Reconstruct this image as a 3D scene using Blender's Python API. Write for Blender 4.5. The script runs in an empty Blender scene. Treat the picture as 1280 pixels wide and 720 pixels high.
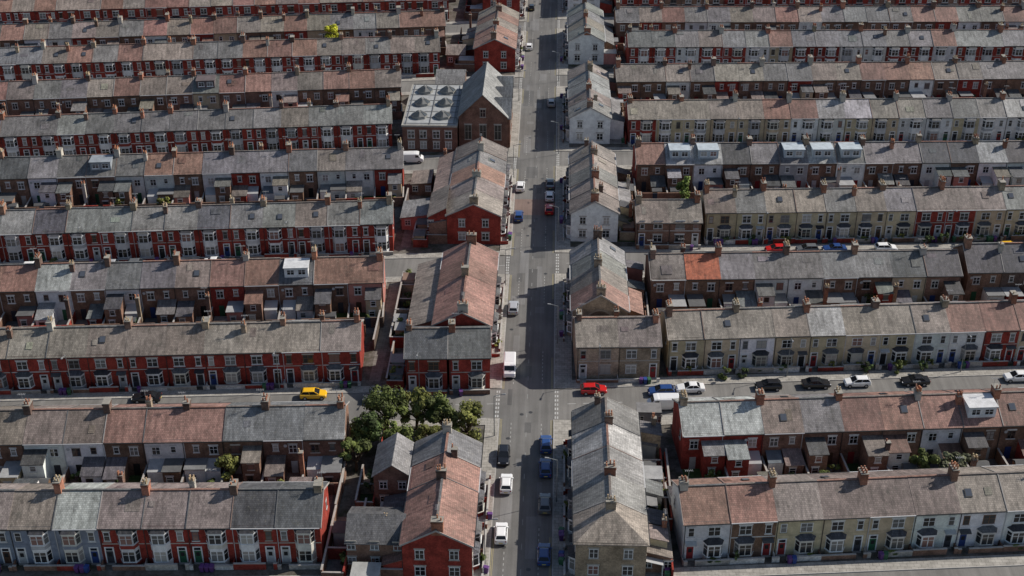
import bpy, math, random
import numpy as np
from mathutils import Vector, Euler, Matrix
random.seed(7)
S=bpy.context.scene
# ------------------------------------------------------------------ materials
def mat(name, rough=.85, spec=.3, build=None, metallic=0, coat=0):
    m=bpy.data.materials.new(name); m.use_nodes=True
    nt=m.node_tree; b=nt.nodes['Principled BSDF']
    b.inputs['Roughness'].default_value=rough
    b.inputs['Specular IOR Level'].default_value=spec
    b.inputs['Metallic'].default_value=metallic
    b.inputs['Coat Weight'].default_value=coat
    a=nt.nodes.new('ShaderNodeAttribute'); a.attribute_name='Col'
    if build: build(nt,b,a)
    else: nt.links.new(a.outputs['Color'],b.inputs['Base Color'])
    return m
def mul(nt,c1,c2,fac=1.0,mode='MULTIPLY'):
    n=nt.nodes.new('ShaderNodeMix'); n.data_type='RGBA'; n.blend_type=mode
    n.inputs[0].default_value=fac
    nt.links.new(c1,n.inputs[6]); nt.links.new(c2,n.inputs[7]); return n.outputs[2]
def ramp(nt,src,stops):
    r=nt.nodes.new('ShaderNodeValToRGB'); e=r.color_ramp.elements
    while len(e)<len(stops): e.new(.5)
    for i,(p,c) in enumerate(stops):
        e[i].position=p; e[i].color=(c,c,c,1) if not isinstance(c,tuple) else (*c,1)
    nt.links.new(src,r.inputs[0]); return r.outputs[0]
def noise(nt,vec,scale,detail=4,rough=.6):
    n=nt.nodes.new('ShaderNodeTexNoise'); n.inputs['Scale'].default_value=scale; n.inputs['Detail'].default_value=min(detail,5); n.inputs['Roughness'].default_value=rough
    nt.links.new(vec,n.inputs['Vector']); return n.outputs['Fac']
def world(nt): return nt.nodes.new('ShaderNodeNewGeometry').outputs['Position']
def uvn(nt):
    n=nt.nodes.new('ShaderNodeUVMap'); n.uv_map='UVMap'; return n.outputs[0]
def brick_tex(nt,uv,bw,bh,mort,c1,c2,cm):
    t=nt.nodes.new('ShaderNodeTexBrick'); t.inputs['Scale'].default_value=1
    t.inputs['Brick Width'].default_value=bw; t.inputs['Row Height'].default_value=bh; t.inputs['Mortar Size'].default_value=mort
    t.inputs['Color1'].default_value=(c1,c1,c1,1); t.inputs['Color2'].default_value=(c2,c2,c2,1); t.inputs['Mortar'].default_value=(cm,cm,cm,1)
    nt.links.new(uv,t.inputs['Vector']); return t
def b_brick(nt,b,a):
    uv=uvn(nt); t=brick_tex(nt,uv,.23,.075,.006,.85,1.15,1.1)
    c=mul(nt,a.outputs['Color'],t.outputs['Color'])
    c=mul(nt,c,ramp(nt,noise(nt,world(nt),.6,6),[(.3,.55),(.7,1.3)]))
    c=mul(nt,c,ramp(nt,noise(nt,world(nt),4,5,.7),[(.3,.65),(.7,1.3)]))
    nt.links.new(c,b.inputs['Base Color'])
def b_roof(nt,b,a):
    uv=uvn(nt); t=brick_tex(nt,uv,.33,.28,.018,.8,1.18,.5)
    c=mul(nt,a.outputs['Color'],t.outputs['Color'])
    mp=nt.nodes.new('ShaderNodeMapping'); mp.inputs['Scale'].default_value=(1.6,.28,1); nt.links.new(uv,mp.inputs[0])
    c=mul(nt,c,ramp(nt,noise(nt,mp.outputs[0],1.1,6,.7),[(.3,.5),(.5,1.0),(.72,1.42)]))
    c=mul(nt,c,ramp(nt,noise(nt,world(nt),.25,5,.6),[(.3,.66),(.7,1.28)]))
    f=ramp(nt,noise(nt,world(nt),2.6,8,.75),[(.57,0.0),(.7,.45)])
    mx=nt.nodes.new('ShaderNodeMix'); mx.data_type='RGBA'; nt.links.new(f,mx.inputs[0]); nt.links.new(c,mx.inputs[6]); mx.inputs[7].default_value=(.25,.225,.17,1)
    # soot / moss darkening
    f2=ramp(nt,noise(nt,world(nt),.9,6,.8),[(.55,0.0),(.72,.55)])
    m2=nt.nodes.new('ShaderNodeMix'); m2.data_type='RGBA'; nt.links.new(f2,m2.inputs[0]); nt.links.new(mx.outputs[2],m2.inputs[6]); m2.inputs[7].default_value=(.075,.075,.06,1)
    nt.links.new(m2.outputs[2],b.inputs['Base Color'])
    bp=nt.nodes.new('ShaderNodeBump'); bp.inputs['Strength'].default_value=.5; bp.inputs['Distance'].default_value=.03
    nt.links.new(t.outputs['Color'],bp.inputs['Height']); nt.links.new(bp.outputs[0],b.inputs['Normal'])
def b_paint(nt,b,a):
    c=mul(nt,a.outputs['Color'],ramp(nt,noise(nt,world(nt),.9,6,.7),[(.3,.72),(.65,1.06)]))
    nt.links.new(mul(nt,c,ramp(nt,noise(nt,world(nt),7,4,.7),[(.3,.85),(.7,1.08)])),b.inputs['Base Color'])
def b_asph(nt,b,a):
    p=world(nt)
    c=mul(nt,a.outputs['Color'],ramp(nt,noise(nt,p,9,8,.8),[(.3,.75),(.7,1.25)]))
    c=mul(nt,c,ramp(nt,noise(nt,p,.13,5,.6),[(.3,.8),(.7,1.16)]))
    mp=nt.nodes.new('ShaderNodeMapping'); mp.inputs['Scale'].default_value=(1.3,.05,1); nt.links.new(p,mp.inputs[0])
    c=mul(nt,c,ramp(nt,noise(nt,mp.outputs[0],1,4,.6),[(.3,.82),(.7,1.16)]))
    nt.links.new(c,b.inputs['Base Color'])
def b_pave(nt,b,a):
    p=world(nt); t=brick_tex(nt,p,.9,.6,.03,.9,1.1,.6)
    c=mul(nt,a.outputs['Color'],t.outputs['Color'])
    nt.links.new(mul(nt,c,ramp(nt,noise(nt,p,.7,7,.7),[(.3,.65),(.7,1.2)])),b.inputs['Base Color'])
def b_ground(nt,b,a):
    p=world(nt)
    c=ramp(nt,noise(nt,p,.35,8,.7),[(.32,(.05,.06,.03)),(.45,(.10,.09,.075)),(.55,(.15,.137,.12)),(.7,(.2,.185,.165))])
    nt.links.new(mul(nt,c,ramp(nt,noise(nt,p,3,6,.7),[(.3,.6),(.7,1.2)])),b.inputs['Base Color'])
def b_leaf(nt,b,a):
    nt.links.new(mul(nt,a.outputs['Color'],ramp(nt,noise(nt,world(nt),1.3,3,.6),[(.3,.65),(.7,1.4)])),b.inputs['Base Color'])
M={'brick':mat('brick',.9,.2,b_brick),'roof':mat('roof_tiles',.62,.3,b_roof),'paint':mat('painted_render',.75,.3,b_paint),
 'glass':mat('window_glass',.08,.5),'asphalt':mat('asphalt',.85,.25,b_asph),'pave':mat('paving',.9,.2,b_pave),
 'ground':mat('yard_ground',.95,.1,b_ground),'leaf':mat('foliage',.7,.2,b_leaf),'bark':mat('bark',.9,.1,b_paint),
 'car':mat('car_paint',.28,.5,coat=.6),'rubber':mat('rubber',.8,.2),'plastic':mat('plastic',.5,.4),'metal':mat('galvanised_metal',.5,.5,metallic=.3),
 'lamp':mat('lamp_lens',.2,.5)}
# ------------------------------------------------------------------ mesh builder
class MB:
    def __init__(s): s.v=[]; s.f=[]; s.c=[]; s.m=[]; s.mats=[]
    def add(s,pts,faces,col,m):
        o=len(s.v); s.v+=pts
        if m not in s.mats: s.mats.append(m)
        mi=s.mats.index(m)
        for f in faces:
            s.f.append(tuple(i+o for i in f)); s.c.append(col); s.m.append(mi)
    def quad(s,a,b,c,d,col,m): s.add([a,b,c,d],[(0,1,2,3)],col,m)
    def poly(s,pts,col,m): s.add(list(pts),[tuple(range(len(pts)))],col,m)
    BF=[(0,1,2,3),(7,6,5,4),(0,4,5,1),(1,5,6,2),(2,6,7,3),(3,7,4,0)]
    def box(s,x0,x1,y0,y1,z0,z1,col,m):
        s.add([(x0,y0,z0),(x0,y1,z0),(x1,y1,z0),(x1,y0,z0),(x0,y0,z1),(x0,y1,z1),(x1,y1,z1),(x1,y0,z1)],s.BF,col,m)
    def slab(s,top,t,col,m):
        n=len(top); b=[(p[0],p[1],p[2]-t) for p in top]
        s.add(list(top)+b,[tuple(range(n)),tuple(range(2*n-1,n-1,-1))]+[(i,i+n,(i+1)%n+n,(i+1)%n) for i in range(n)],col,m)
    def frus(s,cx,cy,z0,z1,r0,r1,n,col,m,cap=True):
        p=[(cx+r0*math.cos(2*math.pi*i/n),cy+r0*math.sin(2*math.pi*i/n),z0) for i in range(n)]+[(cx+r1*math.cos(2*math.pi*i/n),cy+r1*math.sin(2*math.pi*i/n),z1) for i in range(n)]
        f=[(i,(i+1)%n,(i+1)%n+n,i+n) for i in range(n)]
        if cap: f.append(tuple(range(n,2*n)))
        s.add(p,f,col,m)
    def mesh(s,name):
        me=bpy.data.meshes.new(name)
        me.from_pydata(s.v,[],s.f)
        for m in s.mats: me.materials.append(M[m])
        nf=len(s.f)
        if nf==0: return me
        me.polygons.foreach_set('material_index',np.array(s.m,dtype=np.int32))
        ln=np.array([len(f) for f in s.f]); lv=np.fromiter((i for f in s.f for i in f),dtype=np.int64)
        V=np.array(s.v,dtype=np.float64)
        st=np.concatenate([[0],np.cumsum(ln)[:-1]])
        a=V[lv[st]];b=V[lv[st+1]];c=V[lv[st+2]]
        n=np.cross(b-a,c-a); l=np.linalg.norm(n,axis=1); l[l==0]=1; n/=l[:,None]
        t=np.stack([-n[:,1],n[:,0],np.zeros(nf)],1); tl=np.linalg.norm(t,axis=1); fl=tl<.2
        t[fl]=(1,0,0); tl[fl]=1; t/=tl[:,None]
        w=np.cross(n,t); w[fl]=(0,1,0)
        fi=np.repeat(np.arange(nf),ln); P=V[lv]
        uv=np.stack([(P*t[fi]).sum(1),(P*w[fi]).sum(1)],1)
        u=me.uv_layers.new(name='UVMap'); u.data.foreach_set('uv',uv.astype(np.float32).ravel())
        ca=me.color_attributes.new('Col','FLOAT_COLOR','CORNER')
        C=np.array([(x[0],x[1],x[2],1.) for x in s.c],dtype=np.float32)[fi]
        ca.data.foreach_set('color',C.ravel())
        me.update(); return me
def link(name,data,parent=None,loc=None,rot=None):
    o=bpy.data.objects.new(name,data); S.collection.objects.link(o)
    if parent: o.parent=parent
    if loc: o.location=loc
    if rot is not None: o.rotation_euler=(0,0,rot)
    return o
def jit(c,a=.08):
    k=1+random.uniform(-a,a); return tuple(max(0,x*k*(1+random.uniform(-a,a)*.22)) for x in c)
ROOF={'g':(.205,.20,.195),'b':(.245,.208,.18),'r':(.26,.152,.122),'l':(.36,.355,.345),'d':(.115,.115,.12),'o':(.52,.165,.085),'p':(.29,.22,.19)}
WALL={'R':((.29,.048,.034),'brick'),'B':((.22,.13,.092),'brick'),'C':((.6,.49,.32),'paint'),'W':((.8,.8,.77),'paint'),'n':((.26,.29,.35),'paint'),
 'P':((.5,.22,.18),'paint'),'G':((.42,.42,.41),'paint'),'D':((.12,.085,.07),'brick'),'S':((.36,.28,.195),'brick')}
WHITE=(.82,.82,.8)
def P(F,a,d,z): o,t,n=F; return (o[0]+t[0]*a+n[0]*d,o[1]+t[1]*a+n[1]*d,z)
def obox(mb,F,a0,a1,z0,z1,d0,d1,col,m):
    mb.add([P(F,a0,d0,z0),P(F,a0,d1,z0),P(F,a1,d1,z0),P(F,a1,d0,z0),P(F,a0,d0,z1),P(F,a0,d1,z1),P(F,a1,d1,z1),P(F,a1,d0,z1)],MB.BF,col,m)
def gcol():
    r=random.random()
    if r<.62: k=random.uniform(.012,.035); return (k,k*1.05,k*1.15)
    if r<.85: k=random.uniform(.08,.2); return (k,k,k*.96)
    return random.choice([(.4,.38,.34),(.3,.28,.26),(.22,.12,.1)])
def window(mb,F,a,z,w,h,fc=WHITE,sill=(.42,.39,.34),panes=2,lint=True):
    obox(mb,F,a-w/2,a+w/2,z,z+h,-.02,.05,fc,'paint')
    g=gcol(); pw=(w-.09*(panes+1))/panes
    for i in range(panes):
        x=a-w/2+.09+i*(pw+.09)
        for z0,z1 in ((z+.09,z+h*.55),(z+h*.55+.07,z+h-.09)):
            mb.quad(P(F,x,.062,z0),P(F,x+pw,.062,z0),P(F,x+pw,.062,z1),P(F,x,.062,z1),g,'glass')
    obox(mb,F,a-w/2-.1,a+w/2+.1,z-.13,z-.003,-.02,.12,sill,'paint')
    if lint: obox(mb,F,a-w/2-.12,a+w/2+.12,z+h+.003,z+h+.25,-.02,.035,sill,'paint')
def door(mb,F,a,col,fc=WHITE):
    obox(mb,F,a-.62,a+.62,.1,2.75,-.02,.06,fc,'paint')
    obox(mb,F,a-.45,a+.45,.12,2.1,.0,.075,col,'paint')
    mb.quad(P(F,a-.42,.08,2.2),P(F,a+.42,.08,2.2),P(F,a+.42,.08,2.6),P(F,a-.42,.08,2.6),(.02,.02,.025),'glass')
    mb.quad(P(F,a-.25,.088,1.2),P(F,a+.25,.088,1.2),P(F,a+.25,.088,1.85),P(F,a-.25,.088,1.85),(.03,.03,.03),'glass')
    obox(mb,F,a-.6,a+.6,0,.13,.0,.35,(.3,.29,.27),'paint')
def bay(mb,F,a,hgt,wc,fc,rc,wm='paint'):
    w0,w1,d=1.3,.85,.8
    pl=[(a-w0,0),(a-w1,d),(a+w1,d),(a+w0,0)]
    fl=[(.0,.85,2.55,2.95)] if hgt<4 else [(.0,.85,2.5,3.0),(3.0,3.75,5.2,5.6)]
    for i in range(3):
        (x0,y0),(x1,y1)=pl[i],pl[i+1]; L=math.hypot(x1-x0,y1-y0)
        o=P(F,x0,y0,0); q=P(F,x1,y1,0)
        t=((q[0]-o[0])/L,(q[1]-o[1])/L)
        nn=(t[1],-t[0])
        c=P(F,a,0,0); mid=((o[0]+q[0])/2-c[0],(o[1]+q[1])/2-c[1])
        if nn[0]*mid[0]+nn[1]*mid[1]<0: nn=(-nn[0],-nn[1])
        G=(o,t,nn)
        for (zb,zs,zt,ze) in fl:
            mb.quad(P(G,0,0,zb),P(G,L,0,zb),P(G,L,0,zs),P(G,0,0,zs),wc,wm)
            mb.quad(P(G,0,0,zs),P(G,L,0,zs),P(G,L,0,ze),P(G,0,0,ze),fc,'paint')
            obox(mb,G,-.02,L+.02,zs-.1,zs,.0,.08,fc,'paint')
            n=2 if i==1 else 1; pw=(L-.12*(n+1))/n; g=gcol()
            for k in range(n):
                x=.12+k*(pw+.12)
                mb.quad(P(G,x,.012,zs+.08),P(G,x+pw,.012,zs+.08),P(G,x+pw,.012,zt-.55),P(G,x,.012,zt-.55),g,'glass')
                mb.quad(P(G,x,.012,zt-.47),P(G,x+pw,.012,zt-.47),P(G,x+pw,.012,zt),P(G,x,.012,zt),g,'glass')
    zt=fl[-1][3]
    k=.12; lo=[P(F,a-w0-k,0,zt),P(F,a-w1-k,d+k,zt),P(F,a+w1+k,d+k,zt),P(F,a+w0+k,0,zt)]
    mb.slab(lo,.1,fc,'paint')
    hi=[P(F,a-w0*.55,0,zt+.5),P(F,a+w0*.55,0,zt+.5)]
    lo2=[(p[0],p[1],p[2]+.004) for p in lo]
    mb.add(lo2+hi,[(0,1,4),(1,2,5,4),(2,3,5)],rc,'roof')
def chimney(mb,x,y,zr,lx=.95,ly=1.5,h=1.35,z0=None):
    rend=random.random()<.15
    c=jit(random.choice([(.33,.15,.095),(.28,.16,.11),(.38,.17,.11),(.2,.13,.1),(.34,.27,.19),(.15,.1,.08)]) if not rend else (.5,.46,.4),.12); cm='paint' if rend else 'brick'
    zb=zr-1.0 if z0 is None else z0
    mb.box(x-lx/2,x+lx/2,y-ly/2,y+ly/2,zb,zr+h,c,cm)
    mb.box(x-lx/2-.07,x+lx/2+.07,y-ly/2-.07,y+ly/2+.07,zr+h-.3,zr+h-.15,tuple(v*.8 for v in c),cm)
    mb.box(x-lx/2-.06,x+lx/2+.06,y-ly/2-.06,y+ly/2+.06,zr+h+.003,zr+h+.09,(.3,.28,.24),'paint')
    pc=random.choice([(.46,.21,.12),(.5,.38,.24),(.36,.16,.1)])
    n=random.choice([2,3,3,4]); keep=random.choice([.3,.7,.9])
    for i in range(n):
        for sx in (-.22,.22):
            if random.random()<keep:
                py=y-ly/2+ly*(i+.5)/n; hh=random.uniform(.4,.8)
                mb.frus(x+sx,py,zr+h+.08,zr+h+hh,.13,.1,6,jit(pc,.15),'paint')
    if random.random()<.4:
        ax=x+lx/2+.05
        mb.box(ax-.02,ax+.02,y-.02,y+.02,zr+h-.5,zr+h+1.6,(.4,.4,.4),'metal')
        mb.box(ax-.5,ax+.5,y-.02,y+.02,zr+h+1.5,zr+h+1.54,(.4,.4,.4),'metal')
        for k in range(5): mb.box(ax-.5+k*.24,ax-.47+k*.24,y-.25,y+.25,zr+h+1.545,zr+h+1.57,(.4,.4,.4),'metal')
BINS=[];SHR=[]
DOORC=[(.5,.5,.48),(.05,.05,.06),(.3,.03,.03),(.03,.06,.2),(.1,.05,.03),(.03,.12,.06),(.6,.6,.58),(.02,.02,.02)]
def row(A,B,front,roofs,walls,hip0=0,hip1=0,he=6.2,hr=8.6,D=4.4,bayh=2.9,seed=0,rear=True,dorm={},dside=1,w0=5.8,yard=5.0,ends='w',bays=True,name='terraced_houses',fyard=True,bayc=None,chim=True,green=.18):
    rnd=random.Random(seed); random.seed(seed+100)
    A=Vector(A);B=Vector(B); L=(B-A).length; n=max(1,round(L/w0)); w=L/n
    R_=[roofs[i] if i<len(roofs) else rnd.choice(roofs) for i in range(n)]
    W_=[walls[i] if i<len(walls) else rnd.choice(walls) for i in range(n)]
    dd=dict(dorm)
    d=(B-A).normalized(); fr=Vector((d.y,-d.x))
    if fr.dot(Vector(front))<0:
        A,B=B,A; R_.reverse(); W_.reverse(); hip0,hip1=hip1,hip0; dd={n-1-k:v for k,v in dorm.items()}; d=-d; flip=True
    else: flip=False
    rot=math.atan2(d.y,d.x)
    par=link(name,None,None,(A.x,A.y,0),rot); par.empty_display_size=.5
    walls_,roof_,win_,chm_,bay_,ext_,yw_,fw_=[MB() for _ in range(8)]
    FF=((0,-D),(1,0),(0,-1)); FR=((0,D),(1,0),(0,1))
    ca=math.atan2(hr-he,D); sl=math.hypot(D,hr-he); ov=.32
    ez=he-ov*math.tan(ca)
    def sp(side,x,s,h): return (x,side*(s*math.cos(ca)+h*math.sin(ca)),hr-s*math.sin(ca)+h*math.cos(ca))
    def T(x,y):
        v=A+d*x+Vector((-d.y,d.x))*y; return (v.x,v.y)
    prevr=None; rcol=None; prevw=None; wc=None
    for i in range(n):
        x0=i*w; x1=x0+w
        wc0,wm=WALL[W_[i]]
        if wm=='brick':
            wc=jit(wc0,.14) if not(prevw==W_[i] and rnd.random()<.55) else wc
        else: wc=jit(wc0,.16)
        prevw=W_[i]
        walls_.quad((x0,-D,0),(x1,-D,0),(x1,-D,he),(x0,-D,he),wc,wm)
        rwc=wc if W_[i]!='R' else jit(WALL[rnd.choice('RRBB')][0],.1)
        walls_.quad((x0,D,0),(x1,D,0),(x1,D,he),(x0,D,he),rwc,wm)
        if not(prevr==R_[i] and rnd.random()<.35): rcol=jit(ROOF[R_[i]],.2)
        prevr=R_[i]
        a0=x0-(.2 if i==0 else 0); a1=x1+(.2 if i==n-1 else 0); zj=rnd.uniform(-.04,.04)
        r0,r1=a0,a1
        if i==0 and hip0: r0=x0+D*.95
        if i==n-1 and hip1: r1=x1-D*.95
        yo=D+ov
        for sd in (-1,1):
            roof_.slab([(a0,sd*yo,ez+zj),(a1,sd*yo,ez+zj),(r1,0,hr+zj),(r0,0,hr+zj)],.12,rcol,'roof')
            if rnd.random()<.3 and not (hip0 or hip1):
                px=x0+rnd.uniform(.3,w-2.2); ps=rnd.uniform(.3,2.6); pw=rnd.uniform(.7,2); ph=rnd.uniform(.7,2)
                roof_.poly([sp(sd,px,ps,.055),sp(sd,px+pw,ps,.055),sp(sd,px+pw,ps+ph,.055),sp(sd,px,ps+ph,.055)],jit(rcol,.3),'roof')
        if i==0 and hip0: roof_.slab([(a0,-yo,ez+zj),(a0,yo,ez+zj),(r0,0,hr+zj)],.12,rcol,'roof')
        if i==n-1 and hip1: roof_.slab([(a1,-yo,ez+zj),(a1,yo,ez+zj),(r1,0,hr+zj)],.12,rcol,'roof')
        rc=random.choice([(.27,.15,.115),(.2,.17,.15),(.14,.14,.14)])
        roof_.box(r0,r1,-.15,.15,hr+zj-.02,hr+zj+.1,rc,'roof')
        if i>0 and rnd.random()<.5:
            pcx=rnd.choice([(.34,.32,.3),(.14,.14,.14),(.24,.17,.14)])
            for sd in (-1,1):
                q=[sp(sd,x0-.06,.0,.02),sp(sd,x0+.06,.0,.02),sp(sd,x0+.06,sl+ov,.02),sp(sd,x0-.06,sl+ov,.02)]
                roof_.slab([(p[0],p[1],p[2]+.06) for p in q],.06,pcx,'paint')
        gc=rnd.choice([(.03,.03,.03),(.03,.03,.03),(.5,.5,.5)])
        for sd in (-1,1): roof_.box(x0+.01,x1-.01,min(sd*(yo),sd*(yo+.11)),max(sd*(yo),sd*(yo+.11)),ez-.14,ez-.03,gc,'plastic')
        for sd in (-1,1): walls_.box(x0+.12,x0+.2,min(sd*(D+.01),sd*(D+.1)),max(sd*(D+.01),sd*(D+.1)),0,he-.25,gc,'plastic')
        for sd in (-1,1):
            if rnd.random()<.13:
                vx=x0+rnd.uniform(1.4,w-1.4); vs=rnd.uniform(1.6,2.6)
                pts=lambda h,k: [sp(sd,vx-.4-k,vs-k,h),sp(sd,vx+.4+k,vs-k,h),sp(sd,vx+.4+k,vs+1+k,h),sp(sd,vx-.4-k,vs+1+k,h)]
                roof_.slab(pts(.14,.08),.1,(.08,.08,.08),'metal'); roof_.poly(pts(.155,0),(.08,.09,.11),'glass')
        mir=(i%2==0)
        fc=WHITE if rnd.random()<.8 else rnd.choice([(.12,.12,.13),(.3,.3,.3),(.2,.1,.05)])
        sill=(.5,.46,.4) if wm=='brick' else tuple(v*.8 for v in wc)
        if rnd.random()<.35: sill=(.72,.71,.67)
        dx=x0+(1.0 if mir else w-1.0); bx=x0+(w-2.05 if mir else 2.05)
        door(win_,FF,dx,rnd.choice(DOORC))
        if bays:
            wcb=(jit(bayc,.15) if bayc else None) or rnd.choice([WHITE,WHITE,(.6,.6,.6),(.45,.46,.47),(.7,.68,.6)]); bb=wcb if rnd.random()<.6 else wc
            bay(bay_,FF,bx,bayh,bb,rnd.choice([WHITE,wcb]),rnd.choice([(.05,.05,.055),(.09,.09,.1),(.13,.13,.13)]),'paint')
            if bayh<4 and rnd.random()<.45:   # door canopy continued from the bay
                cc=rnd.choice([(.04,.04,.045),(.1,.1,.1),(.5,.5,.48)])
                win_.add([(dx-.75,-D-.02,3.05),(dx+.75,-D-.02,3.05),(dx+.75,-D-.75,2.82),(dx-.75,-D-.75,2.82),(dx-.75,-D-.02,2.93),(dx+.75,-D-.02,2.93),(dx+.75,-D-.75,2.72),(dx-.75,-D-.75,2.72)],MB.BF,cc,'paint')
        else: window(win_,FF,bx,.95,1.7,1.5,fc,sill)
        if not(bays and bayh>4): window(win_,FF,bx,3.75,1.65,1.5,fc,sill)
        window(win_,FF,dx,3.75,.85,1.5,fc,sill,1)
        obox(win_,FF,x0+.22,x1-.01,3.2,3.34,-.01,.03,sill if wm=='brick' else tuple(v*.9 for v in wc),'paint')
        if fyard:
            wy=-D-1.35; g0,g1=dx-.5,dx+.5; hw=rnd.uniform(.6,1.0)
            fwc=rnd.choice([jit(WALL['R'][0]),(.4,.37,.33),(.6,.58,.55),jit(WALL['B'][0])])
            for (p,q) in ((x0+.02,g0),(g1,x1-.02)):
                if q-p>.15: fw_.box(p,q,wy-.1,wy+.1,0,hw,fwc,'brick'); fw_.box(p-.01,q+.01,wy-.14,wy+.14,hw+.002,hw+.08,(.45,.43,.4),'paint')
            fw_.box(x0-.08,x0+.015,wy+.11,-D-.02,0,hw*.95,fwc,'brick')
            if rnd.random()<.42:
                for k in range(rnd.choice([1,1,2,3])):
                    bxx=dx+(.75+.62*k)*(1 if mir else -1)
                    BINS.append((*T(bxx,-D-1.75),rot+rnd.uniform(-.3,.3),rnd.choice(['p','b','p','g','p'])))
            g_=rnd.random()
            if g_<green*.55: SHR.append((*T(bx+rnd.uniform(-.6,.6),-D-1.15),1.7,.75,rnd.uniform(.8,1.2),rot))
            elif g_<green: SHR.append((*T(bx+rnd.uniform(-1,1),-D-.95),rnd.uniform(.7,1.3),rnd.uniform(.7,1.2),rnd.uniform(.7,1.4),rot))
        rf=WHITE if rnd.random()<.8 else (.15,.1,.08)
        ox=x0+(1.6 if mir else w-1.6); wx=x0+(w-1.55 if mir else 1.55)
        window(win_,FR,wx,3.6,1.2,1.4,rf,sill,2)
        kind=rnd.random()
        if rear:
            ew=rnd.uniform(1.2,1.5); ed=rnd.uniform(2.4,3.8); ecm=WALL[rnd.choice('RBBWCBPW')]; ec=jit(ecm[0],.12) if rnd.random()<.45 else rwc; em=ecm[1] if ec is not rwc else wm
            rc2=jit(ROOF[rnd.choice([R_[i],R_[i],'g','b','d','d'])],.25); rc2=tuple(v*.8 for v in rc2)
            y0,y1=D,D+ed
            if kind<.35: eh=4.9; e2=4.2
            elif kind<.75: eh=rnd.uniform(3.0,3.6); e2=2.4
            else: eh=e2=2.9
            ext_.add([(ox-ew,y0,0),(ox+ew,y0,0),(ox+ew,y1,0),(ox-ew,y1,0),(ox-ew,y0,eh-.05),(ox+ew,y0,eh-.05),(ox+ew,y1,e2-.05),(ox-ew,y1,e2-.05)],[(0,3,7,4),(1,5,6,2),(3,2,6,7)],ec,em)
            ext_.slab([(ox-ew-.12,y0,eh+.05),(ox+ew+.12,y0,eh+.05),(ox+ew+.12,y1+.2,e2+.02),(ox-ew-.12,y1+.2,e2+.02)],.1,rc2 if kind<.75 else rnd.choice([(.2,.2,.2),(.12,.12,.12),(.35,.35,.35)]),'roof' if kind<.75 else 'paint')
            FE=((ox,y1),(1,0),(0,1))
            if eh>4: window(ext_,FE,0,2.9,.9,.95,rf,sill,1)
            window(ext_,FE,.3,.9,1.0,1.0,rf,sill,1)
            if kind>.4: window(win_,FR,ox,3.95,.8,1.1,rf,sill,1)
            obox(ext_,FR,wx-.45,wx+.45,.05,2.1,-.01,.06,rnd.choice(DOORC),'paint')
            if rnd.random()<.22:
                ext_.slab([(wx-1.1,y0+.02,2.9),(wx+1.1,y0+.02,2.9),(wx+1.1,y0+2.3,2.3),(wx-1.1,y0+2.3,2.3)],.06,rnd.choice([(.4,.4,.4),(.15,.17,.19),(.2,.2,.2)]),'glass' if rnd.random()<.5 else 'paint')
                ext_.box(wx-1.08,wx+1.08,y0+2.2,y0+2.27,0,2.22,WHITE,'paint')
            if rnd.random()<.4:
                ext_.frus(wx+1.0,D+.32,4.9,4.93,.02,.02,6,(.3,.3,.3),'metal')
                ext_.add([(wx+1+.28*math.cos(k*1.047),D+.3,5.0+.28*math.sin(k*1.047)) for k in range(6)],[(0,1,2,3,4,5)],(.5,.5,.5),'paint')
            yc=rnd.choice([(.22,.2,.18),(.3,.27,.24),(.16,.16,.16),(.07,.11,.035),(.28,.17,.13),(.35,.33,.3)])
            yw_.box(x0+.15,x1-.15,D+.02,D+yard-.15,-.02,.03+.003*(i%3),yc,'pave')
            ywc=jit(WALL[rnd.choice('RBBD')][0],.15)
            yw_.box(x0-.11,x0+.11,D+.02,D+yard-.12,0,1.9,ywc,'brick')
            yw_.box(x0-.14,x0+.14,D+.02,D+yard-.12,1.903,1.97,(.4,.37,.34),'paint')
            yw_.box(x0,x0+w*.35,D+yard-.11,D+yard+.11,0,2.0,ywc,'brick')
            yw_.box(x0+w*.35+.01,x0+w*.35+.95,D+yard-.04,D+yard+.04,.05,1.9,rnd.choice([(.05,.03,.02),(.1,.06,.04),(.03,.05,.08),(.02,.02,.02)]),'paint')
            yw_.box(x0+w*.35+.96,x1,D+yard-.11,D+yard+.11,0,2.0,ywc,'brick')
            if rnd.random()<.3:
                sx=x0+rnd.uniform(1.3,w-1.6); sy=D+yard-1.4; shc=rnd.choice([(.2,.12,.07),(.35,.35,.33),(.08,.14,.08),(.4,.3,.19)])
                yw_.box(sx-.9,sx+.9,sy-.7,sy+.7,0.04,1.9,shc,'paint')
                for q in (-.8,.8): yw_.slab([(sx-1,sy+q,2.0),(sx+1,sy+q,2.0),(sx+1,sy,2.4+q*.005),(sx-1,sy,2.4+q*.005)],.05,(.12,.12,.12),'paint')
            elif rnd.random()<green*1.8:
                s_=rnd.uniform(.9,2.2); SHR.append((*T(x0+rnd.uniform(1,w-1),D+yard-1.1),s_,s_*.9,s_*rnd.uniform(.8,1.2),rnd.uniform(0,6)))
            for k in range(rnd.choice([0,0,1,2])):
                BINS.append((*T(x0+.6+k*.66 if not mir else x1-.6-k*.66,D+yard-.6),rot+rnd.uniform(-.3,.3),rnd.choice('pbbg')))
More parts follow.
